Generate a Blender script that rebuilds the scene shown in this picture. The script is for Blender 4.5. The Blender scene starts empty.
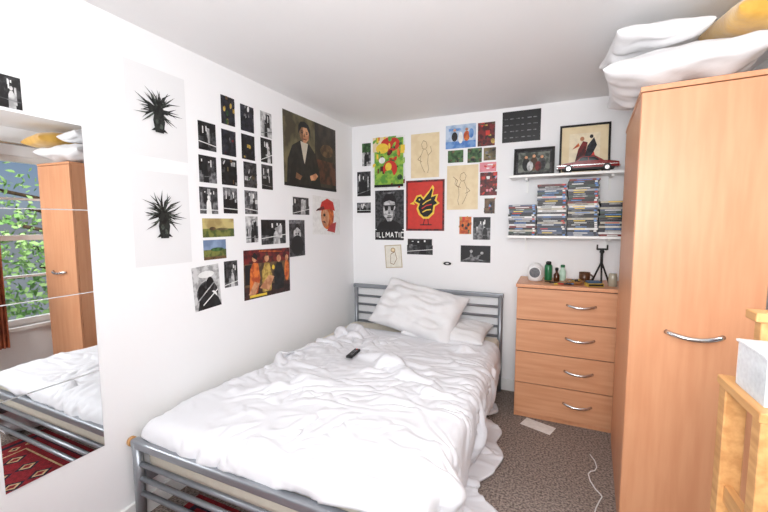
import bpy, bmesh, random
from math import *
from mathutils import Vector, Matrix, noise
random.seed(7)
C=bpy.context.collection
scene=bpy.context.scene
def s2l(c):
    return tuple((x/12.92 if x<=.04045 else ((x+.055)/1.055)**2.4) for x in [v/255. for v in c])+(1,)
MC={}
def mat(name,rgb,rough=.5,metal=0,var=0,vscale=8,bump=0,bscale=60,stretch=(1,1,1),rgb2=None,sheen=0,lo=.35,hi=.62,trans=0):
    if name in MC: return MC[name]
    m=bpy.data.materials.new(name);m.use_nodes=True;nt=m.node_tree;N=nt.nodes;L=nt.links
    b=N['Principled BSDF'];b.inputs['Roughness'].default_value=rough;b.inputs['Metallic'].default_value=metal
    if sheen: b.inputs['Sheen Weight'].default_value=sheen
    if trans: b.inputs['Transmission Weight'].default_value=trans
    tc=N.new('ShaderNodeTexCoord');mp=N.new('ShaderNodeMapping');mp.inputs['Scale'].default_value=stretch
    L.new(tc.outputs['Object'],mp.inputs['Vector'])
    nz=N.new('ShaderNodeTexNoise');nz.inputs['Scale'].default_value=vscale;nz.inputs['Detail'].default_value=4
    L.new(mp.outputs[0],nz.inputs['Vector'])
    cr=N.new('ShaderNodeValToRGB');c=s2l(rgb)
    c2=s2l(rgb2) if rgb2 else tuple(x*(1-var) for x in c[:3])+(1,)
    cr.color_ramp.elements[0].color=c2;cr.color_ramp.elements[1].color=c
    cr.color_ramp.elements[0].position=lo;cr.color_ramp.elements[1].position=hi
    L.new(nz.outputs['Fac'],cr.inputs[0]);L.new(cr.outputs[0],b.inputs['Base Color'])
    if bump:
        n2=N.new('ShaderNodeTexNoise');n2.inputs['Scale'].default_value=bscale;n2.inputs['Detail'].default_value=5
        L.new(mp.outputs[0],n2.inputs['Vector'])
        bp=N.new('ShaderNodeBump');bp.inputs['Strength'].default_value=bump;bp.inputs['Distance'].default_value=.01
        L.new(n2.outputs['Fac'],bp.inputs['Height']);L.new(bp.outputs[0],b.inputs['Normal'])
    MC[name]=m;return m
wallm=mat('wall_paint',(242,242,243),.7,var=.015,vscale=2,bump=.05,bscale=40)
ceilm=mat('ceiling_paint',(240,239,239),.8,var=.02,vscale=1.5)
trimm=mat('white_gloss',(240,240,238),.35)
beech=mat('beech_veneer',(220,160,120),.38,rgb2=(213,150,110),vscale=5,stretch=(6,6,.5))
beechD=mat('beech_edge',(196,138,98),.45,rgb2=(180,122,84),vscale=8,stretch=(6,6,.5))
beechH=mat('beech_drawer',(216,160,122),.38,rgb2=(205,146,107),vscale=6,stretch=(.5,6,6))
pine=mat('pine_wood',(208,158,102),.45,rgb2=(184,132,80),vscale=7,stretch=(7,.7,7))
dark=mat('dark_gap',(40,30,24),.8)
steel=mat('brushed_steel',(205,205,205),.25,metal=1)
greym=mat('grey_metal_paint',(150,154,160),.35,metal=.55)
linen=mat('white_cotton',(227,227,231),.85,var=.02,vscale=5,bump=.08,bscale=300,sheen=.1)
pillm=mat('pillow_cotton',(228,227,228),.85,var=.03,vscale=5,bump=.15,bscale=40,sheen=.1)
mattm=mat('mattress_ticking',(222,215,200),.8,var=.06,vscale=20,bump=.1,bscale=120)
mirr=mat('mirror_silver',(238,240,240),.01,metal=1)
carp=mat('carpet_pile',(172,156,146),.95,rgb2=(98,86,80),vscale=90,bump=.9,bscale=160)
class B:
    def __init__(s): s.bm=bmesh.new();s.m=[]
    def mi(s,m):
        if m not in s.m: s.m.append(m)
        return s.m.index(m)
    def _set(s,geo,m,M=None,smooth=False):
        if M is not None: bmesh.ops.transform(s.bm,matrix=M,verts=geo)
        i=s.mi(m);fs=set(f for v in geo for f in v.link_faces)
        for f in fs: f.material_index=i;f.smooth=smooth
    def box(s,x0,x1,y0,y1,z0,z1,m,M=None,bev=0):
        T=Matrix.Translation(((x0+x1)/2,(y0+y1)/2,(z0+z1)/2))@Matrix.Diagonal((x1-x0,y1-y0,z1-z0,1))
        g=bmesh.ops.create_cube(s.bm,size=1,matrix=T)['verts']
        if bev:
            es=list(set(e for v in g for e in v.link_edges))
            r=bmesh.ops.bevel(s.bm,geom=es,offset=bev,segments=3,affect='EDGES',profile=.5)
            g=list(set(v for f in r['faces'] for v in f.verts)|set(v for v in g if v.is_valid))
        s._set(g,m,M);return s
    def cyl(s,p0,p1,r,m,r2=None,seg=20,M=None):
        p0=Vector(p0);p1=Vector(p1);d=p1-p0
        T=Matrix.Translation((p0+p1)/2)@d.to_track_quat('Z','Y').to_matrix().to_4x4()
        g=bmesh.ops.create_cone(s.bm,cap_ends=True,segments=seg,radius1=r,radius2=r if r2 is None else r2,depth=d.length,matrix=T)['verts']
        s._set(g,m,M,True)
        for f in set(f for v in g for f in v.link_faces):
            if len(f.verts)>4: f.smooth=False
        return s
    def ball(s,c,r,m,sc=(1,1,1),M=None):
        g=bmesh.ops.create_uvsphere(s.bm,u_segments=20,v_segments=12,radius=r,matrix=Matrix.Translation(c)@Matrix.Diagonal((*sc,1)))['verts']
        s._set(g,m,M,True);return s
    def tube(s,pts,r,m,seg=12,M=None,flat=1.0):
        pts=[Vector(p) for p in pts];rings=[]
        for i,p in enumerate(pts):
            t=(pts[min(i+1,len(pts)-1)]-pts[max(i-1,0)]).normalized()
            up=Vector((0,0,1)) if abs(t.z)<.95 else Vector((0,1,0))
            a=t.cross(up).normalized();b=a.cross(t)
            rings.append([s.bm.verts.new(p+(a*cos(2*pi*k/seg)*flat+b*sin(2*pi*k/seg))*r) for k in range(seg)])
        i0=s.mi(m);vs=[v for q in rings for v in q]
        for q0,q1 in zip(rings,rings[1:]):
            for k in range(seg):
                f=s.bm.faces.new((q0[k],q0[(k+1)%seg],q1[(k+1)%seg],q1[k]));f.smooth=True;f.material_index=i0
        for q in (rings[0],rings[-1]):
            f=s.bm.faces.new(q);f.material_index=i0
        if M is not None: bmesh.ops.transform(s.bm,matrix=M,verts=vs)
        return s
    def lathe(s,c,prof,m,seg=24,M=None):
        rings=[[s.bm.verts.new((c[0]+r*cos(2*pi*k/seg),c[1]+r*sin(2*pi*k/seg),c[2]+z)) for k in range(seg)] for r,z in prof]
        i0=s.mi(m)
        for q0,q1 in zip(rings,rings[1:]):
            for k in range(seg):
                f=s.bm.faces.new((q0[k],q0[(k+1)%seg],q1[(k+1)%seg],q1[k]));f.smooth=True;f.material_index=i0
        for q in (rings[0],rings[-1]):
            f=s.bm.faces.new(q);f.material_index=i0
        if M is not None: bmesh.ops.transform(s.bm,matrix=M,verts=[v for q in rings for v in q])
        return s
    def poly(s,pts,m):
        f=s.bm.faces.new([s.bm.verts.new(p) for p in pts]);f.material_index=s.mi(m);return s
    def extr(s,prof,y0,y1,m):
        a=[s.bm.verts.new((x,y0,z)) for x,z in prof];b=[s.bm.verts.new((x,y1,z)) for x,z in prof];i=s.mi(m);n=len(prof)
        for q in [a,b[::-1]]+[[a[k],b[k],b[(k+1)%n],a[(k+1)%n]] for k in range(n)]:
            f=s.bm.faces.new(q);f.material_index=i
        return s
    def done(s,name,loc=(0,0,0),rz=0,parent=None,recalc=True):
        if recalc: bmesh.ops.recalc_face_normals(s.bm,faces=s.bm.faces[:])
        me=bpy.data.meshes.new(name);s.bm.to_mesh(me);s.bm.free()
        for m in s.m: me.materials.append(m)
        o=bpy.data.objects.new(name,me);C.objects.link(o);o.location=loc;o.rotation_euler[2]=rz
        if parent: o.parent=parent
        return o
# ---------------------------------------------------------------- room
X1,Y0,H=2.78,-4.3,2.27
B().box(-.12,X1+.12,Y0-.12,.12,-.12,0,carp).done('floor')
B().box(-.12,X1+.12,Y0-.12,.12,H,H+.12,ceilm).done('ceiling')
B().box(-.12,0,Y0-.12,.12,0,H,wallm).done('wall_left')
B().box(0,X1,0,.12,0,H,wallm).done('wall_back')
B().box(0,X1,Y0-.12,Y0,0,H,wallm).done('wall_front')
wy0,wy1,wz0,wz1=-2.35,-1.0,.45,2.02
B().box(X1,X1+.12,Y0-.12,wy0,0,H,wallm).box(X1,X1+.12,wy1,.12,0,H,wallm).box(X1,X1+.12,wy0,wy1,0,wz0,wallm).box(X1,X1+.12,wy0,wy1,wz1,H,wallm).done('wall_right')
w=B()
xw=X1+.06
for a,b in ((wy0,wy0+.05),(wy1-.05,wy1),((wy0+wy1)/2-.02,(wy0+wy1)/2+.02)): w.box(xw-.03,xw+.03,a,b,wz0,wz1,trimm)
for a,b in ((wz0,wz0+.06),(wz1-.05,wz1),(1.2,1.25),(.85,.87),(1.62,1.64)): w.box(xw-.028,xw+.028,wy0,wy1,a,b,trimm)
w.box(X1-.05,X1+.03,wy0-.03,wy1+.03,wz0-.03,wz0,trimm)
w.done('window_1')
B().box(0.001,.016,Y0,-.001,0,.09,trimm).done('baseboard_left')
B().box(.017,X1,-.016,-.001,0,.09,trimm).done('baseboard_back')
# ---------------------------------------------------------------- bed
bed=bpy.data.objects.new('double_bed',None);C.objects.link(bed)
f=B()
for x in (.055,1.375):
    f.cyl((x,-.05,0),(x,-.05,.80),.02,greym)
    f.cyl((x,-2.135,0),(x,-2.135,.40),.022,greym)
f.box(.03,1.40,-.066,-.034,.775,.812,greym,bev=.008)
for z in (.70,.62,.54,.46,.30): f.cyl((.055,-.05,z),(1.375,-.05,z),.011,greym)
f.box(.03,1.40,-2.155,-2.115,.372,.413,greym,bev=.01)
for z in (.30,.23,.16): f.cyl((.055,-2.135,z),(1.375,-2.135,z),.012,greym)
f.box(.035,.065,-2.11,-.06,.19,.25,greym,bev=.004);f.box(1.365,1.395,-2.11,-.06,.19,.25,greym,bev=.004)
for i in range(16):
    y=-2.05+i*.127;f.box(.065,1.365,y-.03,y+.03,.235,.25,pine)
f.cyl((.012,-2.135,.393),(.032,-2.135,.393),.022,pine);f.cyl((1.398,-2.135,.393),(1.418,-2.135,.393),.022,pine)
f.cyl((.72,-1.1,0),(.72,-1.1,.235),.018,greym)
f.done('metal_frame',parent=bed)
mt=B().box(.05,1.38,-2.10,-.08,.252,.462,mattm,bev=.04).done('mattress',parent=bed)
def duvet():
    nx,ny=110,112;x0,x1,y0,y1=.18,1.74,-2.04,-.42
    bm=bmesh.new();vs=[]
    for j in range(ny+1):
        for i in range(nx+1):
            x=x0+(x1-x0)*i/nx;y=y0+(y1-y0)*j/ny
            n=noise.noise(Vector((x*2.8,y*2.2,3)))*.20+noise.noise(Vector((x*6,y*6,8)))*.08
            e=.05*noise.noise(Vector((y*2.2,4.4,0))) if i>nx*.5 else 0
            xx=x+n*.3+(x-x0)/(x1-x0)*(e-.05*(j/ny))
            vs.append(bm.verts.new((xx,y+.05*(x-1.0)+.05*noise.noise(Vector((x*2.5,1.5,0))),.62+n)))
    for j in range(ny):
        for i in range(nx):
            a=j*(nx+1)+i;bm.faces.new((vs[a],vs[a+1],vs[a+nx+2],vs[a+nx+1]))
    me=bpy.data.meshes.new('duvet');bm.to_mesh(me);bm.free()
    o=bpy.data.objects.new('duvet',me);C.objects.link(o)
    cols=[mt,bpy.data.objects['floor'],bpy.data.objects['wall_left']]
    for q in cols:
        q.modifiers.new('col','COLLISION');q.collision.thickness_outer=.008;q.collision.cloth_friction=60
    c=o.modifiers.new('cloth','CLOTH');s=c.settings
    s.quality=6;s.mass=.3;s.bending_stiffness=.9;s.tension_stiffness=15;s.compression_stiffness=12;s.shear_stiffness=6;s.air_damping=2
    s.shrink_min=-.14
    c.collision_settings.distance_min=.008;c.collision_settings.use_self_collision=True;c.collision_settings.self_distance_min=.007
    c.point_cache.frame_start=1;c.point_cache.frame_end=60
    for fr in range(1,38): scene.frame_set(fr)
    sm=o.modifiers.new('sub','SUBSURF');sm.levels=1;sm.render_levels=1
    dg=bpy.context.evaluated_depsgraph_get()
    m2=bpy.data.meshes.new_from_object(o.evaluated_get(dg))
    o.modifiers.clear();o.data=m2
    for q in cols: q.modifiers.clear()
    scene.frame_set(1)
    nrm=[v.normal.copy() for v in m2.vertices]
    for v,n in zip(m2.vertices,nrm):
        x,y,z=v.co;wx=x+.12*noise.noise(Vector((x*3,y*3,7)));wy=y+.16*noise.noise(Vector((x*2.5,y*2.5,17)))
        am=.35+1.2*noise.noise(Vector((x*2,y*2,31)));am2=.35+1.2*noise.noise(Vector((x*2,y*2,77)))
        r1=max(0,1-abs(noise.noise(Vector((wx*3.4+wy*2.6,wy*1.0-wx*.9,1))))*5)**2
        r2=max(0,1-abs(noise.noise(Vector((wx*2.2-wy*5,wy*1.5+wx*2,5))))*5)**2
        k=(.012*r1*max(.05,am)+.010*r2*max(.05,am2))*(1 if n.z>0 else -1)
        v.co+=n*k
    for p in m2.polygons: p.use_smooth=True
    m2.materials.append(linen)
    md=o.modifiers.new('s','SOLIDIFY');md.thickness=.014;md.offset=1
    return o
dv=duvet();dv.parent=bed
def pillow(name,W,D,T,m,M,seed=0,wr=.012,parent=None):
    bm=bmesh.new();n=40
    g={}
    for sgn in (1,-1):
        for j in range(n+1):
            for i in range(n+1):
                u=-1+2*i/n;v=-1+2*j/n
                edge=(i in(0,n) or j in(0,n))
                if sgn==-1 and edge: g[(sgn,i,j)]=g[(1,i,j)];continue
                k=max(0,(1-abs(u)**2.6))*max(0,(1-abs(v)**2.6))
                px=u*W/2*(1-.07*(1-v*v)**1*abs(u)**3);py=v*D/2*(1-.09*(1-u*u)*abs(v)**3)
                h=T/2*k**.42
                h+=wr*k**.3*(noise.noise(Vector((px*9+seed,py*9,sgn*3)))*1.2+abs(noise.noise(Vector((px*5-seed,py*14,sgn*5))))*1.4)
                g[(sgn,i,j)]=bm.verts.new((px,py,sgn*h))
        for j in range(n):
            for i in range(n):
                q=[g[(sgn,i,j)],g[(sgn,i+1,j)],g[(sgn,i+1,j+1)],g[(sgn,i,j+1)]]
                f=bm.faces.new(q if sgn==1 else q[::-1]);f.smooth=True
    bmesh.ops.transform(bm,matrix=M,verts=bm.verts)
    me=bpy.data.meshes.new(name);bm.to_mesh(me);bm.free();me.materials.append(m)
    o=bpy.data.objects.new(name,me);C.objects.link(o)
    md=o.modifiers.new('ss','SUBSURF');md.levels=1;md.render_levels=1
    if parent: o.parent=parent
    return o
def TR(x,y,z,rx=0,ry=0,rz=0):
    return Matrix.Translation((x,y,z))@Matrix.Rotation(radians(rz),4,'Z')@Matrix.Rotation(radians(ry),4,'Y')@Matrix.Rotation(radians(rx),4,'X')
pillow('pillow',.66,.40,.12,pillm,TR(1.0,-.28,.535,6,0,-3),seed=3,parent=bed)
pillow('pillow',.74,.46,.18,pillm,TR(.76,-.31,.675,48,10,-6),seed=9,wr=.034,parent=bed)
# ---------------------------------------------------------------- chest of drawers
d=B()
dx0,dx1,dyf=1.525,2.25,-.42
d.box(dx0,dx1,dyf+.02,-.02,.0,.935,beech)
d.box(dx0-.006,dx1+.006,dyf-.008,-.02,.935,.958,beech,bev=.003)
d.box(dx0+.004,dx1-.004,dyf+.012,dyf+.02,.03,.93,dark)
for k in range(4):
    z0=.035+k*.225;d.box(dx0+.004,dx1-.004,dyf,dyf+.018,z0,z0+.219,beechH,bev=.002)
    cx=1.925;zz=z0+.125
    d.tube([(cx-.085+.17*t/12,dyf-.004-.028*sin(pi*t/12)**.6,zz-.012*sin(pi*t/12)) for t in range(13)],.0085,steel,flat=.8)
d.done('chest_of_drawers')
# ---------------------------------------------------------------- wardrobe
w=B();W,D,HT=.42,.82,1.925
w.box(0,.018,.02,D,0,HT-.02,beech).box(W-.018,W,.02,D,0,HT-.02,beech).box(.018,W-.018,D-.01,D,0.05,HT-.02,beech)
w.box(-.004,W+.004,.0,D,HT-.02,HT,beech,bev=.002).box(.018,W-.018,.03,D-.01,.05,.07,beech).box(.018,W-.018,.04,.055,0,.05,beechD)
w.box(0.001,W-.001,0,.018,.055,HT-.024,beech,bev=.002)
w.tube([(.125+.18*t/14,-.004-.034*sin(pi*t/14)**.6,.935-.014*sin(pi*t/14)) for t in range(15)],.0095,steel)
w.done('wardrobe',loc=(2.05,-1.29,0),rz=radians(-4.9))
must=mat('mustard_velvet',(236,186,84),.8,rgb2=(218,164,64),vscale=12,bump=.2,bscale=90,sheen=.5)
pillow('folded_duvet',.54,.62,.13,pillm,TR(2.21,-1.03,2.018,0,-1,-8),seed=21,wr=.024)
pillow('pillow',.34,.40,.09,pillm,TR(2.105,-1.07,2.163,0,1,4),seed=31,wr=.02)
pillow('cushion',.34,.40,.12,must,TR(2.47,-1.17,2.158,8,2,2),seed=41,wr=.006)
# ---------------------------------------------------------------- shelves
for z in (1.727,1.284):
    s=B().box(1.432,2.23,-.2,-.001,z-.018,z,trimm,bev=.002)
    for x in (1.55,2.1): s.box(x-.008,x+.008,-.15,-.001,z-.034,z-.018,trimm).box(x-.008,x+.008,-.017,-.001,z-.12,z-.034,trimm)
    s.done('wall_shelf')
# ---------------------------------------------------------------- mirror tiles
m=B()
for k in range(4):
    z0=.4275+k*.3368;M=Matrix.Translation((.0035,-2.4,z0+.168))@Matrix.Rotation(radians([.25,-.2,.3,-.15][k]),4,'Y')@Matrix.Translation((-.0035,2.4,-z0-.168))
    m.box(.002,.006,-2.562,-2.241,z0+.002,z0+.3348,mirr,M)
m.done('wall_mirror')
# ---------------------------------------------------------------- wall art
def cm(rgb,rgb2=None,vs=30,rough=.45):
    n='ink_%02x%02x%02x'%rgb+('_%02x%02x%02x_%d'%(rgb2+(vs,)) if rgb2 else '')
    return mat(n,rgb,rough,rgb2=rgb2,vscale=vs,lo=.42,hi=.58) if rgb2 else mat(n,rgb,rough,var=.12,vscale=vs)
def E(cx,cy,rx,ry,c,rot=0,n=18):
    r=radians(rot);return ([(cx+rx*cos(t)*cos(r)-ry*sin(t)*sin(r),cy+rx*cos(t)*sin(r)+ry*sin(t)*cos(r)) for t in [2*pi*k/n for k in range(n)]],c)
def Rc(a,b,c,d,col): return ([(a,b),(c,b),(c,d),(a,d)],col)
def Ln(p,q,w,col):
    dx,dy=q[0]-p[0],q[1]-p[1];l=hypot(dx,dy) or 1;nx,ny=-dy/l*w/2,dx/l*w/2
    return ([(p[0]+nx,p[1]+ny),(q[0]+nx,q[1]+ny),(q[0]-nx,q[1]-ny),(p[0]-nx,p[1]-ny)],col)
def Pl(pts,w,col): return [Ln(a,b,w,col) for a,b in zip(pts,pts[1:])]
def art(name,wall,r,bg,shapes,tilt=0,border=None):
    # r=(a,z1,b,z0): left wall a,b = distance from the back corner; back wall a,b = x
    a,z1,b,z0=r;bb=B();cu,cv=(a+b)/2,(z1+z0)/2
    def pt(u,v,o):
        h=a+(b-a)*u;z=z0+(z1-z0)*v
        dh,dz=h-cu,z-cv;t=radians(tilt)
        h=cu+dh*cos(t)-dz*sin(t);z=cv+dh*sin(t)+dz*cos(t)
        return (o,-h,z) if wall=='L' else (h,-o,z)
    base=[(0,0),(1,0),(1,1),(0,1)]
    f0=[bb.bm.verts.new(pt(u,v,.0012)) for u,v in base];f1=[bb.bm.verts.new(pt(u,v,.0004)) for u,v in base]
    i=bb.mi(border or bg)
    for q in [f0,f1[::-1]]+[[f0[k],f1[k],f1[(k+1)%4],f0[(k+1)%4]] for k in range(4)]:
        f=bb.bm.faces.new(q);f.material_index=i
    k=0
    if border:
        wd,ht=abs(b-a),abs(z1-z0);e=min(wd,ht)*.05
        shapes=[Rc(e/wd,e/ht,1-e/wd,1-e/ht,bg)]+shapes
    for pts,c in shapes:
        k+=1;pts=[(min(1,max(0,u)),min(1,max(0,v))) for u,v in pts]
        try: bb.poly([pt(u,v,.0014+.00012*k) for u,v in pts],c)
        except Exception: pass
    return bb.done(name,recalc=False)
K=cm((18,18,20));K2=cm((30,30,32),(8,8,8),25);G1=cm((70,70,72),(28,28,30),40);G2=cm((130,130,132),(70,70,72),40);G3=cm((205,205,205),(150,150,150),30);Wt=cm((238,238,236));Cr=cm((232,214,176),(226,206,166),15)
def bw(seed,light=False):
    r=random.Random(seed);L=[K2,G1,G2,G3,Wt] ;S=[]
    hz=r.uniform(.3,.6);S.append(Rc(0,0,1,hz,r.choice([K2,G1,G2]) if not light else G3))
    for _ in range(4):
        x=r.uniform(0,.8);S.append(Rc(x,hz*r.uniform(.3,1),x+r.uniform(.08,.3),r.uniform(hz,.95),r.choice(L[:4])))
    for _ in range(3):
        x=r.uniform(.1,.8);S.append(Rc(x,r.uniform(.5,.8),x+.06,r.uniform(.8,.9),Wt))
    x=r.uniform(.3,.7);c=r.choice([K,G3,Wt]) if not light else K
    S+=[E(x,.62,.07,.07,c),([(x-.14,0),(x-.12,.42),(x-.05,.54),(x+.05,.54),(x+.12,.42),(x+.15,0)],c)]
    S+=[Ln((0,r.uniform(.05,.3)),(1,r.uniform(.1,.4)),.03,r.choice([G2,Wt]))]
    return S
def colr(seed,cols,n=9,sc=1):
    r=random.Random(seed);S=[]
    for _ in range(n):
        x,y=r.random(),r.random()
        if r.random()<.5: S.append(E(x,y,r.uniform(.05,.22)*sc,r.uniform(.04,.16)*sc,r.choice(cols),r.uniform(0,90)))
        else: S.append(Rc(x,y,x+r.uniform(.08,.4)*sc,y+r.uniform(.05,.3)*sc,r.choice(cols)))
    return S
def plant(seed):
    r=random.Random(seed);S=[];gk=cm((40,42,40),(14,16,15),60);gl=cm((84,92,84),(40,46,42),60)
    cx,cy=.5,.55
    for k in range(46):
        an=radians(-50+280*k/45+r.uniform(-9,9));l=r.uniform(.32,.48)*(1.0 if k%2 else .7);ex,ey=cx+cos(an)*l*.95,cy+sin(an)*l*.56
        w=.017;nx,ny=-sin(an)*w,cos(an)*w*.6
        bd=r.uniform(-.25,.25);mx,my=cx+cos(an+bd)*l*.5,cy+sin(an+bd)*l*.33
        S.append(([(cx-nx,cy-ny),(mx-nx*.9,my-ny*.9),(ex,ey),(mx+nx*.7,my+ny*.7),(cx+nx,cy+ny)],gk if k%3 else gl))
    S+=[E(.5,.53,.10,.06,gk),([(.43,.52),(.40,.42),(.43,.29),(.57,.29),(.60,.42),(.57,.52)],gk),E(.47,.41,.03,.03,gl),E(.53,.36,.03,.03,gl),([(.42,.34),(.36,.30),(.45,.31)],gk),([(.58,.34),(.64,.30),(.55,.31)],gk)]
    return S
paper=mat('poster_paper',(230,230,231),.5)
def q(*v): return tuple(x/200 for x in v)
art('photo_print','L',q(498,379,484,357),G1,bw(1))
art('plant_poster','L',q(412,422,352,339),paper,plant(1))
art('plant_poster','L',q(412,326,353,236),paper,plant(2))
for i,r in enumerate([(338,386,315,356),(339,350,316,321),(340,316,316,287)]): art('photo_print','L',q(*r),[K2,K2,G1][i],bw(10+i))
sky=cm((140,160,190),(110,130,160),12);grs=cm((120,124,60),(70,84,40),30);yel=cm((206,176,90),(150,120,50),30);org=cm((220,120,50),(170,70,30),25);red=cm((206,54,44));dred=cm((120,30,30),(60,16,18),25);teal=cm((40,120,120),(20,60,70),25);grn=cm((70,110,60),(30,60,30),25);navy=cm((44,44,54),(18,18,24),30);skin=cm((214,160,120),(180,120,84),20);brn=cm((110,84,56),(66,48,34),18);olive=cm((128,116,78),(80,70,46),10);blue=cm((70,120,190),(120,160,210),20);pink=cm((222,140,150));lime=cm((150,190,70),(90,150,60),20);yl=cm((240,206,70))
art('photo_print','L',q(338,282,294,261),cm((196,180,120),(160,140,90),12),[Rc(0,0,1,.45,grs),E(.3,.45,.1,.1,brn),E(.6,.42,.2,.07,olive)])
art('photo_print','L',q(338,258,307,236),sky,[Rc(0,0,1,.5,grs),E(.6,.5,.3,.1,grn),Rc(0,0,1,.15,brn)])
art('photo_print','L',q(306,422,286,390),navy,colr(3,[yel,K,brn,grn,yel,K2],14,.7))
art('photo_print','L',q(307,384,286,355),navy,colr(4,[K,K2,navy,dred,G1,G2],14,.7))
art('photo_print','L',q(309,351,286,321),K2,colr(5,[G1,K,olive,brn,G3],14,.7))
art('photo_print','L',q(308,318,287,288),G2,bw(6))
art('photo_print','L',q(277,420,255,389),navy,colr(7,[K,G2,K2,dred,Wt],14,.7))
art('photo_print','L',q(277,385,255,355),K2,colr(8,[K,navy,G1,yel],14,.7))
art('photo_print','L',q(275,352,253,321),G1,colr(9,[K,olive,G1,grn,G3],14,.7))
art('photo_print','L',q(275,317,253,288),G2,bw(33))
art('photo_print','L',q(275,285,254,252),G3,bw(34,True))
art('photo_print','L',q(243,421,222,389),G3,bw(35,True))
art('photo_print','L',q(244,387,223,356),K2,bw(36))
art('photo_print','L',q(244,353,223,321),G1,bw(37))
suit=cm((34,32,32),(20,19,19),20)
dol=cm((112,104,74),(66,60,42),7);dk2=cm((60,52,42),(32,28,24),8);shd=cm((150,108,80),(120,84,60),20)
gf=[Rc(.56,.0,1,1,dk2),Rc(.58,.10,.99,.46,cm((96,56,42),(46,30,24),10)),E(.8,.62,.14,.10,brn,10),Ln((.56,.0),(.56,1),.012,K),
 ([(.04,.04),(.06,.36),(.14,.56),(.28,.66),(.44,.64),(.56,.52),(.63,.28),(.66,.04)],suit),([(.08,.04),(.12,.3),(.22,.46),(.2,.2),(.24,.04)],K),([(.66,.04),(.6,.26),(.5,.44),(.5,.2),(.46,.04)],K),
 ([(.28,.65),(.32,.44),(.35,.34),(.38,.46),(.42,.64)],cm((206,198,180))),([(.28,.66),(.24,.56),(.34,.36),(.31,.5)],K),([(.42,.65),(.46,.54),(.36,.36),(.39,.5)],K),
 ([(.27,.78),(.28,.70),(.33,.64),(.38,.64),(.43,.70),(.44,.78),(.42,.86),(.29,.86)],skin),([(.27,.78),(.28,.70),(.33,.64),(.33,.86),(.29,.86)],shd),
 ([(.245,.74),(.25,.86),(.29,.92),(.36,.94),(.43,.91),(.465,.84),(.46,.74),(.435,.80),(.40,.86),(.31,.85),(.275,.80)],K),
 E(.315,.775,.017,.010,K),E(.395,.775,.017,.010,K),Ln((.29,.795),(.335,.80),.010,K),Ln((.375,.80),(.42,.795),.010,K),([(.35,.78),(.37,.725),(.34,.725)],shd),Ln((.325,.69),(.39,.69),.012,dred),
 ([(.44,.18),(.56,.24),(.6,.2),(.54,.13),(.46,.12)],skin),([(.2,.2),(.3,.16),(.26,.1),(.18,.12)],shd),Rc(0,0,1,.045,K)]
art('portrait_poster','L',q(199,435,60,330),dol,gf)
art('photo_print','L',q(182,316,141,289),G1,bw(38),border=Wt)
art('art_print','L',q(132,319,49,257),Wt,[E(.52,.5,.24,.36,org),E(.44,.45,.14,.25,skin),([(.22,.62),(.3,.86),(.5,.97),(.72,.9),(.8,.66),(.6,.70),(.4,.66)],red),([(.1,.6),(.42,.68),(.36,.76),(.15,.66)],dred),E(.40,.52,.04,.04,K),([(.3,.34),(.46,.3),(.42,.36)],dred),([(.5,.1),(.8,.05),(.85,.35),(.66,.3)],cm((180,60,60)))],tilt=2)
art('photo_print','L',q(248,281,199,248),K2,bw(39)+[E(.7,.5,.12,.25,G3)])
art('photo_print','L',q(191,281,154,227),G1,[E(.5,.6,.24,.25,G3),E(.5,.3,.4,.28,K),E(.42,.62,.04,.03,K),E(.58,.62,.04,.03,K),([(.26,.7),(.5,.95),(.76,.7),(.5,.8)],K),Rc(0,.9,1,1,G2)])
mv=[Rc(0,.72,1,1,dred),Rc(0,0,1,.25,cm((60,30,26),(30,16,14),20)),Rc(.02,.3,.14,.7,K),([(.1,.1),(.12,.6),(.18,.74),(.28,.72),(.32,.4),(.26,.1)],org),E(.21,.83,.05,.08,skin),([(.16,.86),(.2,.95),(.27,.88),(.26,.78)],K),([(.36,.1),(.36,.55),(.42,.72),(.52,.70),(.58,.4),(.55,.1)],yel),E(.46,.81,.05,.08,skin),([(.40,.82),(.46,.93),(.53,.82),(.52,.7),(.5,.86),(.43,.86)],brn),([(.62,.1),(.62,.5),(.68,.7),(.80,.68),(.86,.4),(.84,.1)],K2),E(.73,.78,.05,.08,skin),E(.92,.5,.06,.25,org),E(.92,.78,.04,.07,skin),
 ([(.3,.2),(.5,.45),(.62,.4),(.5,.12)],skin),([(.08,.1),(.2,.35),(.3,.3),(.2,.05)],skin),E(.6,.6,.03,.05,yl),Rc(.1,.03,.45,.08,yl),Ln((.3,.97),(.8,.93),.02,org)]
art('film_poster','L',q(281,242,192,179),brn,mv,tilt=1)
art('photo_print','L',q(353,230,318,182),G3,[E(.5,.35,.4,.3,G1),E(.3,.3,.15,.28,K2),E(.62,.55,.15,.18,K),E(.7,.25,.16,.14,Wt),([(.1,0),(.2,.3),(.5,.5),(.9,.2),(1,0)],K2),E(.5,.8,.3,.08,Wt),Ln((.1,.2),(.8,.6),.03,G3),Ln((.3,.1),(.9,.4),.03,Wt)],tilt=-3)
art('photo_print','L',q(311,232,291,201),G1,bw(40))
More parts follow.
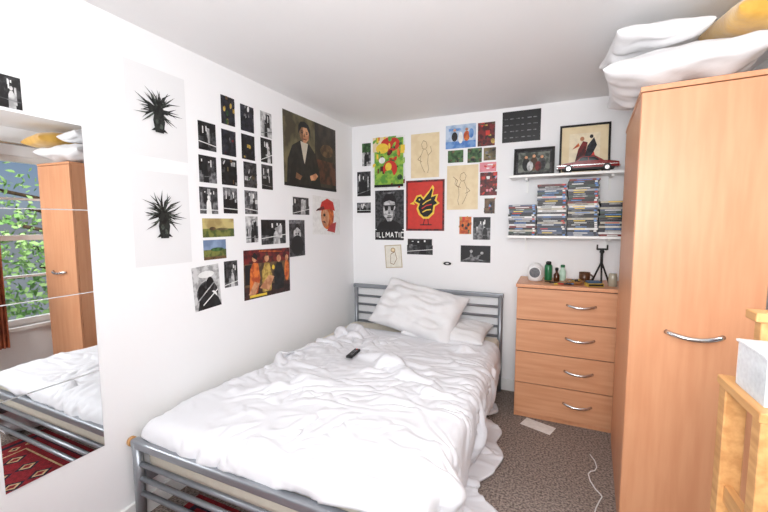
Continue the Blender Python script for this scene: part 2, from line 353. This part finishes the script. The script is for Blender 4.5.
# back wall
art('photo_print','B',q(21,422,39,381),G3,bw(51,True)+[Rc(0,.6,1,1,grn)])
art('photo_print','B',q(10,371,38,326),G1,bw(52))
art('photo_print','B',q(9,314,38,295),G2,bw(53))
comic=[Rc(0,.72,.5,1,Cr),E(.55,.85,.3,.14,red),E(.3,.78,.2,.1,yl)]+colr(60,[lime,lime,red,yl,org,grn,K2,cm((230,120,60)),dred],46,.45)+[E(.55,.38,.22,.16,red),E(.5,.42,.1,.08,yl),([(.3,.1),(.4,.34),(.6,.36),(.75,.1)],lime),E(.30,.55,.1,.06,Wt),Rc(.05,.03,.95,.08,K)]
art('comic_poster','B',q(43,430,106,338),lime,comic,border=Wt)
hip=[Rc(0,.22,1,1,G1),([(.30,.50),(.29,.66),(.32,.82),(.5,.90),(.68,.82),(.71,.66),(.68,.48),(.56,.38),(.44,.38)],G3),([(.26,.66),(.27,.82),(.38,.92),(.62,.92),(.73,.82),(.74,.66),(.69,.76),(.5,.80),(.31,.76)],K),([(.03,.22),(.16,.34),(.38,.40),(.5,.34),(.62,.40),(.84,.34),(.97,.22)],K),
 ([(.32,.70),(.47,.69),(.45,.60),(.36,.59)],K),([(.53,.69),(.68,.70),(.64,.59),(.55,.60)],K),Ln((.3,.69),(.7,.69),.025,K),([(.48,.62),(.46,.53),(.54,.53)],G2),Ln((.42,.46),(.58,.46),.025,K2),Ln((.44,.49),(.56,.49),.015,K2),([(.60,.40),(.68,.48),(.71,.66),(.64,.56)],G2),Rc(0,0,1,.2,K)]
gly={'I':[[(0,0),(0,1)]],'L':[[(0,1),(0,0),(.8,0)]],'M':[[(0,0),(0,1),(.5,.4),(1,1),(1,0)]],'A':[[(0,0),(.5,1),(1,0)],[(.22,.4),(.78,.4)]],'T':[[(0,1),(1,1)],[(.5,1),(.5,0)]],'C':[[(1,1),(0,1),(0,0),(1,0)]]}
x=.07
for ch in 'ILLMATIC':
    wd_={'I':.02,'M':.12,'L':.08}.get(ch,.10)
    for st in gly[ch]: hip+=Pl([(x+a_*wd_,.055+b_*.10) for a_,b_ in st],.024,Wt)
    x+=wd_+.045
hip+=[Rc(.3,.93,.7,.96,G2)]
art('music_poster','B',q(47,335,104,245),K2,hip,border=Wt)
ln=cm((150,120,84))
fig=Pl([(.55,.80),(.45,.84),(.38,.76),(.42,.66),(.52,.64),(.58,.70),(.55,.80)],.012,ln)+Pl([(.45,.64),(.36,.5),(.34,.36),(.42,.22),(.5,.12)],.012,ln)+Pl([(.55,.63),(.62,.5),(.60,.34),(.64,.2),(.60,.1)],.012,ln)+Pl([(.36,.5),(.25,.42),(.4,.36)],.012,ln)+Pl([(.62,.5),(.74,.58),(.70,.70)],.012,ln)
art('line_drawing','B',q(117,429,168,354),Cr,fig)
art('line_drawing','B',q(182,371,234,298),Cr,[([(1-u,v) for u,v in p],c) for p,c in fig]+Pl([(.2,.75),(.35,.66),(.3,.55),(.45,.5)],.015,ln))
bird=[([(.20,.58),(.28,.70),(.40,.72),(.46,.66),(.62,.80),(.70,.90),(.74,.84),(.70,.70),(.84,.72),(.80,.60),(.88,.54),(.76,.48),(.74,.34),(.60,.24),(.46,.24),(.34,.32),(.28,.44),(.32,.52)],yl),
 ([(.25,.59),(.31,.67),(.39,.68),(.46,.61),(.60,.74),(.68,.84),(.70,.80),(.66,.66),(.79,.69),(.75,.60),(.82,.54),(.72,.50),(.70,.37),(.58,.28),(.47,.28),(.38,.35),(.33,.45),(.37,.54)],K),E(.36,.62,.022,.018,yl),([(.20,.58),(.10,.54),(.24,.52)],yl)]
bird+=Pl([(.44,.52),(.54,.58),(.66,.62)],.022,yl)+Pl([(.42,.44),(.54,.50),(.68,.52)],.022,red)+Pl([(.44,.37),(.54,.41),(.66,.42)],.022,yl)+[Ln((.50,.24),(.46,.12),.02,K),Ln((.58,.24),(.60,.12),.02,K),Ln((.38,.12),(.68,.12),.02,K)]
art('screen_print','B',q(108,350,178,262),red,bird,border=dred)
art('art_print','B',q(179,437,229,399),cm((190,206,226),(150,176,206),15),[Rc(0,0,1,.3,blue),E(.3,.5,.1,.2,K2),E(.5,.45,.08,.25,Wt),E(.7,.5,.1,.22,org),E(.85,.6,.08,.2,blue),Rc(.1,.75,.5,.85,blue),E(.3,.78,.05,.06,skin),E(.7,.78,.05,.06,skin)])
art('postcard','B',q(232,436,259,399),dred,colr(61,[K,red,yel,K2,brn],14,.8))
blk=[Rc(0,.0,1,1,K)];r_=random.Random(3)
for i in range(4):
    for j in range(6): blk.append(Rc(.06+j*.15,.14+i*.2,.06+j*.15+r_.uniform(.05,.12),.17+i*.2,G2))
art('poster','B',q(270,448,326,401),K,blk)
art('postcard','B',q(183,396,209,376),grn,colr(62,[grn,olive,olive,K2],12,.7))
art('postcard','B',q(216,397,239,374),grn,colr(63,[olive,teal,K2,olive],12,.7))
art('postcard','B',q(242,396,261,376),olive,colr(64,[brn,K2,G2,grn],12,.7))
art('postcard','B',q(236,373,262,358),pink,colr(65,[pink,red,Wt,org],8,.8))
art('postcard','B',q(237,357,264,320),dred,colr(66,[red,grn,Wt,K,pink,blue],22,.6))
art('photo_print','B',q(203,287,225,256),org,colr(67,[brn,org,K,yel,red],14,.7),border=Wt)
art('photo_print','B',q(227,285,255,248),K2,bw(68)+[E(.4,.5,.12,.2,G2)])
art('postcard','B',q(244,316,262,290),brn,colr(69,[red,blue,brn,K2],12,.7),border=Wt)
art('photo_print','B',q(110,249,158,220),K2,bw(70),border=Wt)
art('photo_print','B',q(207,238,256,210),K,[([(.05,.1),(.3,.3),(.35,.6),(.45,.3),(.7,.5),(.6,.2),(.9,.1)],G2),E(.36,.66,.05,.09,G3),E(.72,.56,.05,.08,G3),Rc(0,0,1,.1,G1)])
art('sketch_card','B',q(67,236,100,194),cm((232,228,216)),Pl([(.3,.2),(.35,.6),(.6,.7),(.7,.4),(.5,.15),(.3,.2)],.03,ln)+[E(.5,.78,.14,.1,ln),E(.5,.78,.10,.07,Cr)],tilt=4,border=cm((196,180,150)))
s=B();cxx,czz=184/200,206/200
s.cyl((cxx,-.0004,czz),(cxx,-.0016,czz),.052,Wt,seg=28);s.cyl((cxx,-.0016,czz),(cxx,-.002,czz),.036,K,seg=20);s.cyl((cxx,-.002,czz),(cxx,-.0024,czz),.014,Wt,seg=12)
for v in s.bm.verts: v.co.z=czz+(v.co.z-czz)*.42
s.done('sticker')
# ---------------------------------------------------------------- framed pictures
def frame(name,x0,x1,z0,h,yb,lean,fw,fm,mt_,matw,pic):
    b=B();wd=x1-x0;M=Matrix.Translation((x0,yb,z0))@Matrix.Rotation(radians(-lean),4,'X')
    b.box(0,wd,0,.018,0,fw,fm,M).box(0,wd,0,.018,h-fw,h,fm,M).box(0,fw,0,.018,fw,h-fw,fm,M).box(wd-fw,wd,0,.018,fw,h-fw,fm,M)
    b.box(fw,wd-fw,.008,.016,fw,h-fw,mt_,M)
    for k,(pts,c) in enumerate(pic):
        a0,b0=fw+matw,fw+matw;ww,hh=wd-2*a0,h-2*b0
        b.poly([M@Vector((a0+ww*min(1,max(0,u)),.0075-.0002*k,b0+hh*min(1,max(0,v)))) for u,v in pts],c)
    return b.done(name)
blackf=mat('black_lacquer',(26,24,24),.3)
frame('framed_photo',1.45,1.735,1.7285,.215,-.085,8,.02,blackf,G1,.012,[Rc(0,0,1,1,cm((120,124,116),(60,66,60),25)),E(.25,.4,.12,.34,K2),E(.5,.42,.12,.36,brn),E(.75,.4,.12,.34,G1),E(.25,.75,.05,.08,skin),E(.5,.8,.05,.08,skin),E(.75,.75,.05,.08,skin),E(.38,.3,.1,.25,G3),E(.64,.28,.1,.25,dred)])
frame('framed_print',1.765,2.09,1.7285,.36,-.072,7,.014,blackf,Cr,.05,[Rc(0,0,1,1,cm((240,226,196))),([(.2,.1),(.3,.5),(.45,.75),(.6,.7),(.55,.4),(.5,.1)],dred),([(.5,.2),(.6,.6),(.8,.85),(.9,.6),(.75,.3)],navy),E(.42,.82,.07,.07,skin),E(.72,.88,.06,.06,K),([(.1,.5),(.35,.6),(.3,.7)],org),([(.6,.1),(.9,.15),(.8,.4)],red)])
cred=mat('red_car_paint',(120,22,24),.2);rub=mat('black_rubber',(22,22,22),.6);glz=mat('dark_glass',(20,24,28),.08)
c=B();prof=[(0,.03),(.005,.055),(.06,.066),(.11,.072),(.145,.105),(.235,.106),(.285,.074),(.35,.066),(.375,.06),(.378,.03)]
c.extr(prof,-.18,-.09,cred);c.box(.147,.233,-.178,-.092,.1055,.109,rub,bev=.001)
for y in (-.1815,-.0885):
    c.poly([(.125,y,.076),(.150,y,.099),(.188,y,.100),(.188,y,.076)],glz);c.poly([(.195,y,.076),(.195,y,.100),(.230,y,.099),(.262,y,.076)],glz)
c.box(-.006,.006,-.177,-.093,.026,.040,steel,bev=.003).box(.372,.384,-.177,-.093,.026,.040,steel,bev=.003).box(.03,.35,-.175,-.095,.018,.032,rub)
for x in (.07,.305):
    for y in (-.185,-.099): c.cyl((x,y,.026),(x,y+.014,.026),.026,rub).cyl((x,y-.001,.026),(x,y+.015,.026),.014,steel)
for y in (-.16,-.11): c.cyl((-.004,y,.052),(.004,y,.052),.010,steel)
c.box(.0,.37,-.183,-.179,.046,.050,steel)
c.done('model_car',loc=(1.755,0,1.7275))
# ---------------------------------------------------------------- DVDs
dc=[cm(x) for x in [(24,24,28),(30,32,50),(230,230,228),(120,34,34),(50,70,100),(190,184,166),(50,50,52),(60,80,70),(90,100,120),(232,232,232),(20,20,22),(170,170,176),(28,28,30),(40,36,34)]]
b=B();r=random.Random(12)
for x0,n in ((1.435,16),(1.632,26),(1.83,28),(2.03,17)):
    z=1.2845
    for k in range(n):
        h=.0142;o=r.uniform(-.006,.006);yo=r.uniform(-.004,.006);m_=r.choice(dc)
        b.box(x0+o,x0+.19+o,-.185+yo,-.05+yo,z,z+h-.0008,m_)
        lb=r.choice([Wt,Wt,K,G3,red,G2,blue,yl]);u=r.uniform(.02,.05)
        b.box(x0+o+u,x0+o+u+r.uniform(.05,.1),-.1855+yo,-.184+yo,z+.004,z+.0095,lb)
        b.box(x0+o+.165,x0+o+.182,-.1855+yo,-.184+yo,z+.002,z+.012,r.choice([Wt,red,blue,K]))
        z+=h
b.done('dvd_collection')
# ---------------------------------------------------------------- things on the chest
Z=.9585
whp=mat('white_plastic',(232,232,232),.3);grp=mat('grey_mesh',(120,122,126),.5,rgb2=(70,72,76),vscale=200);gcan=mat('green_can',(34,110,66),.3);amber=mat('amber_glass',(70,36,14),.1)
b=B();sx=1.635;b.lathe((sx,-.24,Z),[(.03,0),(.045,.004),(.05,.02),(.056,.06),(.05,.10),(.03,.126),(.005,.132)],whp);b.cyl((sx,-.285,Z+.066),(sx-.004,-.302,Z+.066),.036,grp,seg=24).cyl((sx,-.28,Z+.066),(sx-.004,-.298,Z+.066),.043,whp,seg=24);b.done('desk_speaker')
b=B();b.lathe((1.72,-.17,Z),[(.025,0),(.027,.005),(.027,.10),(.023,.112),(.02,.114)],gcan);b.lathe((1.72,-.17,Z+.114),[(.018,0),(.018,.02),(.012,.024)],rub);b.done('spray_can')
b=B();b.lathe((1.775,-.22,Z),[(.018,0),(.02,.004),(.02,.05),(.008,.066),(.008,.08)],amber);b.lathe((1.775,-.22,Z+.08),[(.011,0),(.011,.018),(.009,.02)],rub);b.done('aftershave_bottle')
b=B();b.lathe((1.815,-.15,Z),[(.02,0),(.022,.004),(.022,.07),(.012,.084),(.012,.096)],mat('mint_plastic',(190,220,200),.3));b.lathe((1.815,-.15,Z+.096),[(.014,0),(.014,.018)],gcan);b.done('lotion_bottle')
b=B();tx,ty=2.05,-.22
for k in range(3):
    a=.5+k*2.094;b.tube([(tx,ty,Z+.15),(tx+.03*cos(a),ty+.03*sin(a),Z+.08),(tx+.06*cos(a),ty+.06*sin(a),Z+.006)],.006,rub,seg=10);b.ball((tx+.06*cos(a),ty+.06*sin(a),Z+.008),.008,rub)
b.cyl((tx,ty,Z+.14),(tx,ty,Z+.215),.009,rub).ball((tx,ty,Z+.222),.015,rub).box(tx-.03,tx+.03,ty-.012,ty+.004,Z+.232,Z+.245,rub,bev=.002).box(tx-.034,tx-.026,ty-.02,ty+.004,Z+.235,Z+.27,rub).box(tx+.026,tx+.034,ty-.02,ty+.004,Z+.235,Z+.27,rub);b.done('mini_tripod')
b=B();b.lathe((1.955,-.17,Z),[(.03,0),(.034,.004),(.036,.07),(.034,.07),(.032,.01),(.0,.008)],mat('brown_ceramic',(90,56,36),.3));b.tube([(1.955+.036+.018*sin(pi*t/8),-.17,Z+.015+.04*t/8) for t in range(9)],.005,MC['brown_ceramic']);b.done('coffee_mug')
b=B();r=random.Random(4)
b.lathe((1.885,-.29,Z),[(.02,0),(.045,.005),(.062,.02),(.064,.023),(.058,.02),(.04,.01),(0,.008)],mat('tan_bowl',(176,130,80),.4))
for k in range(16):
    a=r.uniform(0,6.28);d_=r.uniform(0,.035);b.ball((1.885+d_*cos(a),-.29+d_*sin(a),Z+.02+r.uniform(0,.01)),r.uniform(.006,.012),r.choice([yel,steel,dred,Wt,K,rub]),(1.3,1,.7))
b.done('trinket_bowl')
b=B();b.box(-.05,.05,-.03,.03,0,.022,cm((206,170,70)),bev=.002).box(-.046,.046,-.0305,-.029,.004,.018,K);b.box(-.045,.035,-.025,.025,.0225,.036,cm((60,90,120)),bev=.002);b.done('small_carton',loc=(2.0,-.345,Z),rz=.3)
b=B();b.tube([(1.70+.05*sin(t*.7)+.012*t,-.33+.03*cos(t*1.1),Z+.004+.004*(1+sin(t*1.7))) for t in range(17)],.003,K,seg=8);b.done('charging_cable')
b=B()
for k in range(5): b.cyl((1.76+.02*k,-.37+.006*(k%3),Z+.005+.001*k),(1.83+.012*k,-.35-.01*(k%2),Z+.005+.001*k),.0045,[yl,red,gcan,K,blue][k],seg=8)
b.done('felt_tip_pens')
b=B();b.lathe((2.11,-.30,Z),[(.024,0),(.026,.003),(.026,.06),(.023,.07),(.023,.085)],mat('clear_jar',(170,160,140),.15));b.done('small_jar')
# ---------------------------------------------------------------- foreground pine rack
b=B();px0,px1,py0,py1=2.10,2.64,-2.26,-2.07
for x in (px0,px1-.04):
    for y in (py0,py1-.035): b.box(x,x+.04,y,y+.035,0,1.012,pine,bev=.003)
for z in (1.012,.60,.2): b.box(px0-.004,px1+.004,py0-.004,py1+.004,z,z+.02,pine,bev=.003)
b.box(px0+.04,px1-.04,py0+.004,py0+.022,.965,1.012,pine)
for x in (2.15,2.58): b.box(x,x+.03,py1-.035,py1-.005,1.032,1.17,pine,bev=.003)
b.box(2.135,2.64,py1-.05,py1,1.17,1.19,pine,bev=.003)
for z in (.35,.75): b.box(px0+.01,px0+.025,py0+.03,py1-.03,z,z+.04,pine)
b.done('pine_rack')
def clear():
    m=bpy.data.materials.new('frosted_plastic');m.use_nodes=True;N=m.node_tree.nodes;L=m.node_tree.links
    p=N['Principled BSDF'];p.inputs['Base Color'].default_value=(.86,.88,.9,1);p.inputs['Roughness'].default_value=.25
    t=N.new('ShaderNodeBsdfTransparent');t.inputs[0].default_value=(.95,.96,.97,1)
    nz=N.new('ShaderNodeTexNoise');nz.inputs['Scale'].default_value=12;mp=N.new('ShaderNodeMapRange');mp.inputs[3].default_value=.35;mp.inputs[4].default_value=.6
    x=N.new('ShaderNodeMixShader');L.new(nz.outputs['Fac'],mp.inputs[0]);L.new(mp.outputs[0],x.inputs[0]);L.new(t.outputs[0],x.inputs[1]);L.new(p.outputs[0],x.inputs[2]);L.new(x.outputs[0],N['Material Output'].inputs[0]);return m
clr=clear()
b=B();x0,x1,y0,y1,z0,z1=2.112,2.29,-2.235,-2.115,1.033,1.125
b.box(x0,x1,y0,y1,z0,z0+.003,clr).box(x0,x0+.003,y0,y1,z0+.003,z1,clr).box(x1-.003,x1,y0,y1,z0+.003,z1,clr).box(x0+.003,x1-.003,y0,y0+.003,z0+.003,z1,clr).box(x0+.003,x1-.003,y1-.003,y1,z0+.003,z1,clr)
b.box(x0-.004,x1+.004,y0-.004,y1+.004,z1,z1+.006,clr,bev=.002)
b.box(x0+.015,x0+.085,y0+.015,y1-.015,z0+.004,z0+.055,Wt,bev=.004).cyl((x0+.12,y0+.04,z0+.004),(x0+.12,y0+.04,z0+.07),.018,G3).cyl((x0+.05,y0+.0149,z0+.03),(x0+.05,y0+.011,z0+.03),.016,grp,seg=18).cyl((x0+.0149,-2.175,z0+.03),(x0+.011,-2.175,z0+.03),.016,grp,seg=18).box(x0+.11,x0+.165,y0+.065,y1-.01,z0+.004,z0+.05,Cr,bev=.003)
b.done('clear_storage_box')
b=B();b.box(2.33,2.48,-2.22,-2.11,1.033,1.10,cm((214,204,190)),bev=.003).box(2.34,2.47,-2.2205,-2.219,1.045,1.09,G2);b.done('cardboard_box')
# ---------------------------------------------------------------- floor things
rr=mat('rug_red',(150,24,36),.95,rgb2=(110,14,24),vscale=60,bump=.5,bscale=300);rn=mat('rug_navy',(30,26,50),.95,rgb2=(16,14,28),vscale=60);rc=mat('rug_cream',(210,180,140),.95,rgb2=(180,140,100),vscale=60)
b=B();rx0,rx1,ry0,ry1=.14,1.32,-3.5,-1.9
b.box(rx0,rx1,ry0,ry1,.0005,.008,rr)
def rq(x0,x1,y0,y1,z,m): b.poly([(x0,y0,z),(x1,y0,z),(x1,y1,z),(x0,y1,z)],m)
rq(rx0+.04,rx1-.04,ry0+.04,ry1-.04,.0083,rn);rq(rx0+.07,rx1-.07,ry0+.07,ry1-.07,.0086,rr);rq(rx0+.16,rx1-.16,ry0+.16,ry1-.16,.0089,rc);rq(rx0+.17,rx1-.17,ry0+.17,ry1-.17,.0092,rr)
def dia(x,y,s_,z,m): b.poly([(x-s_,y,z),(x,y-s_*1.3,z),(x+s_,y,z),(x,y+s_*1.3,z)],m)
for i in range(6):
    for j in range(10):
        x=rx0+.25+i*.136;y=ry0+.27+j*.12;dia(x,y,.045,.0095,rn);dia(x,y,.03,.0098,rc);dia(x,y,.018,.0101,rr)
for j in range(18):
    for x in (rx0+.115,rx1-.115): dia(x,ry0+.12+j*.08,.024,.0095,rc);dia(x,ry0+.12+j*.08,.012,.0098,rn)
b.done('persian_rug')
B().box(-.10,.10,-.055,.055,0,.0015,Wt).done('paper_sheet',loc=(1.69,-.50,.0005),rz=-.35)
b=B();b.tube([(1.985+.025*sin(t*.9),-.74-.04*t+.02*cos(t*1.3),.005) for t in range(18)],.003,whp,seg=8);b.done('white_cable')
def dz(x,y):
    c=[v.co.z for v in dv.data.vertices if abs(v.co.x-x)<.035 and abs(v.co.y-y)<.08]
    return max(c)+.0145 if c else .5
rx_,ry_=.562,-1.033
b=B();b.box(-.022,.022,-.075,.075,0,.018,rub,bev=.006)
for i in range(3):
    for j in range(5): b.cyl((-.012+.012*i,-.05+.02*j,.018),(-.012+.012*i,-.05+.02*j,.0205),.004,G2,seg=10)
b.cyl((0,.06,.018),(0,.06,.0205),.006,red,seg=12);b.done('remote_control',loc=(rx_,ry_,dz(rx_,ry_)),rz=.1)
# ---------------------------------------------------------------- curtain and tree outside
rust=mat('rust_curtain',(160,84,50),.9,rgb2=(120,56,34),vscale=10)
b=B();n=40;vs0=[]
for k in range(n+1):
    y=-1.74+.2*k/n;x=X1-.10+.018*sin(k*1.1)
    vs0.append((b.bm.verts.new((x,y,.3)),b.bm.verts.new((x,y,1.35)),b.bm.verts.new((x-.003,y,2.1))))
i0=b.mi(rust)
for a_,c_ in zip(vs0,vs0[1:]):
    for t in (0,1):
        f=b.bm.faces.new((a_[t],c_[t],c_[t+1],a_[t+1]));f.material_index=i0;f.smooth=True
b.cyl((X1-.10,-2.5,2.11),(X1-.10,-.95,2.11),.012,steel)
for y in (-2.45,-1.0): b.cyl((X1-.10,y,2.11),(X1-.001,y,2.11),.008,steel)
b.done('curtain')
leaf=mat('leaf_green',(186,220,140),.6,rgb2=(120,170,90),vscale=3);bark=mat('bark',(90,70,50),.9,rgb2=(60,44,30),vscale=20)
b=B();r=random.Random(9)
b.tube([(5.1,.7,-1.5),(5.12,.68,0),(5.05,.7,1),(5.1,.6,2.2)],.11,bark)
for k in range(5): b.tube([(5.07,.7,.4+.3*k),(5.0+.2*cos(k*1.3),-.2-.15*k,.7+.3*k)],.025,bark)
i0=b.mi(leaf)
for k in range(3200):
    p=Vector((5.0+r.gauss(0,.35),-.3+r.gauss(0,.8),.7+r.gauss(0,.75)));a_=Vector((r.uniform(-1,1),r.uniform(-1,1),r.uniform(-1,1))).normalized();c_=a_.orthogonal().normalized();L_=r.uniform(.03,.06)
    f=b.bm.faces.new([b.bm.verts.new(p+v) for v in (a_*-L_,c_*L_*.6,a_*L_,c_*-L_*.6)]);f.material_index=i0
b.done('garden_tree',recalc=False)
# ---------------------------------------------------------------- camera
cd=bpy.data.cameras.new('camera');cam=bpy.data.objects.new('camera',cd);C.objects.link(cam)
cx,cy,cz,ya,pi_,ro,fp=1.7378,-3.1459,1.3825,.4228,.0888,-.0037,374.07
F=Vector((-sin(ya)*cos(pi_),cos(ya)*cos(pi_),-sin(pi_)));R=Vector((cos(ya),sin(ya),0));U=R.cross(F)
R2=R*cos(ro)+U*sin(ro);U2=U*cos(ro)-R*sin(ro)
Mx=Matrix((R2,U2,-F)).transposed().to_4x4();Mx.translation=(cx,cy,cz);cam.matrix_world=Mx
cd.sensor_width=36;cd.lens=36*fp/768;cd.clip_start=.02;scene.camera=cam
# ---------------------------------------------------------------- light
wd=bpy.data.worlds.new('w');scene.world=wd;wd.use_nodes=True;nt=wd.node_tree
sk=nt.nodes.new('ShaderNodeTexSky');sk.sky_type='HOSEK_WILKIE';sk.sun_direction=(-.5,-.3,.6);sk.turbidity=6
nt.links.new(sk.outputs[0],nt.nodes['Background'].inputs[0]);nt.nodes['Background'].inputs[1].default_value=2.2
def area(name,loc,tgt,sx,sy,p,col=(1,1,1)):
    l=bpy.data.lights.new(name,'AREA');l.shape='RECTANGLE';l.size=sx;l.size_y=sy;l.energy=p;l.color=col
    o=bpy.data.objects.new(name,l);C.objects.link(o);o.location=loc
    o.rotation_euler=(Vector(tgt)-Vector(loc)).to_track_quat('-Z','Y').to_euler();return o
l=bpy.data.lights.new('sun','SUN');l.energy=4;l.angle=.02;o=bpy.data.objects.new('sun',l);C.objects.link(o);o.rotation_euler=Vector((.7,.15,-.6)).to_track_quat('-Z','Y').to_euler()
area('window_daylight',(X1+.9,-1.7,2.9),(1.9,-1.6,.9),1.5,1.2,90,(.96,.98,1))
area('added_soft_fill',(1.5,-3.6,2.2),(1.0,-1.0,1.1),1.8,1.0,35,(.975,.985,1))  # added fill lamp behind the camera, stands in for flash light off the ceiling
area('bounce_flash',(1.7,-3.3,1.5),(1.5,-1.2,2.27),.6,.5,38,(.975,.985,1))
scene.view_settings.view_transform='Standard'
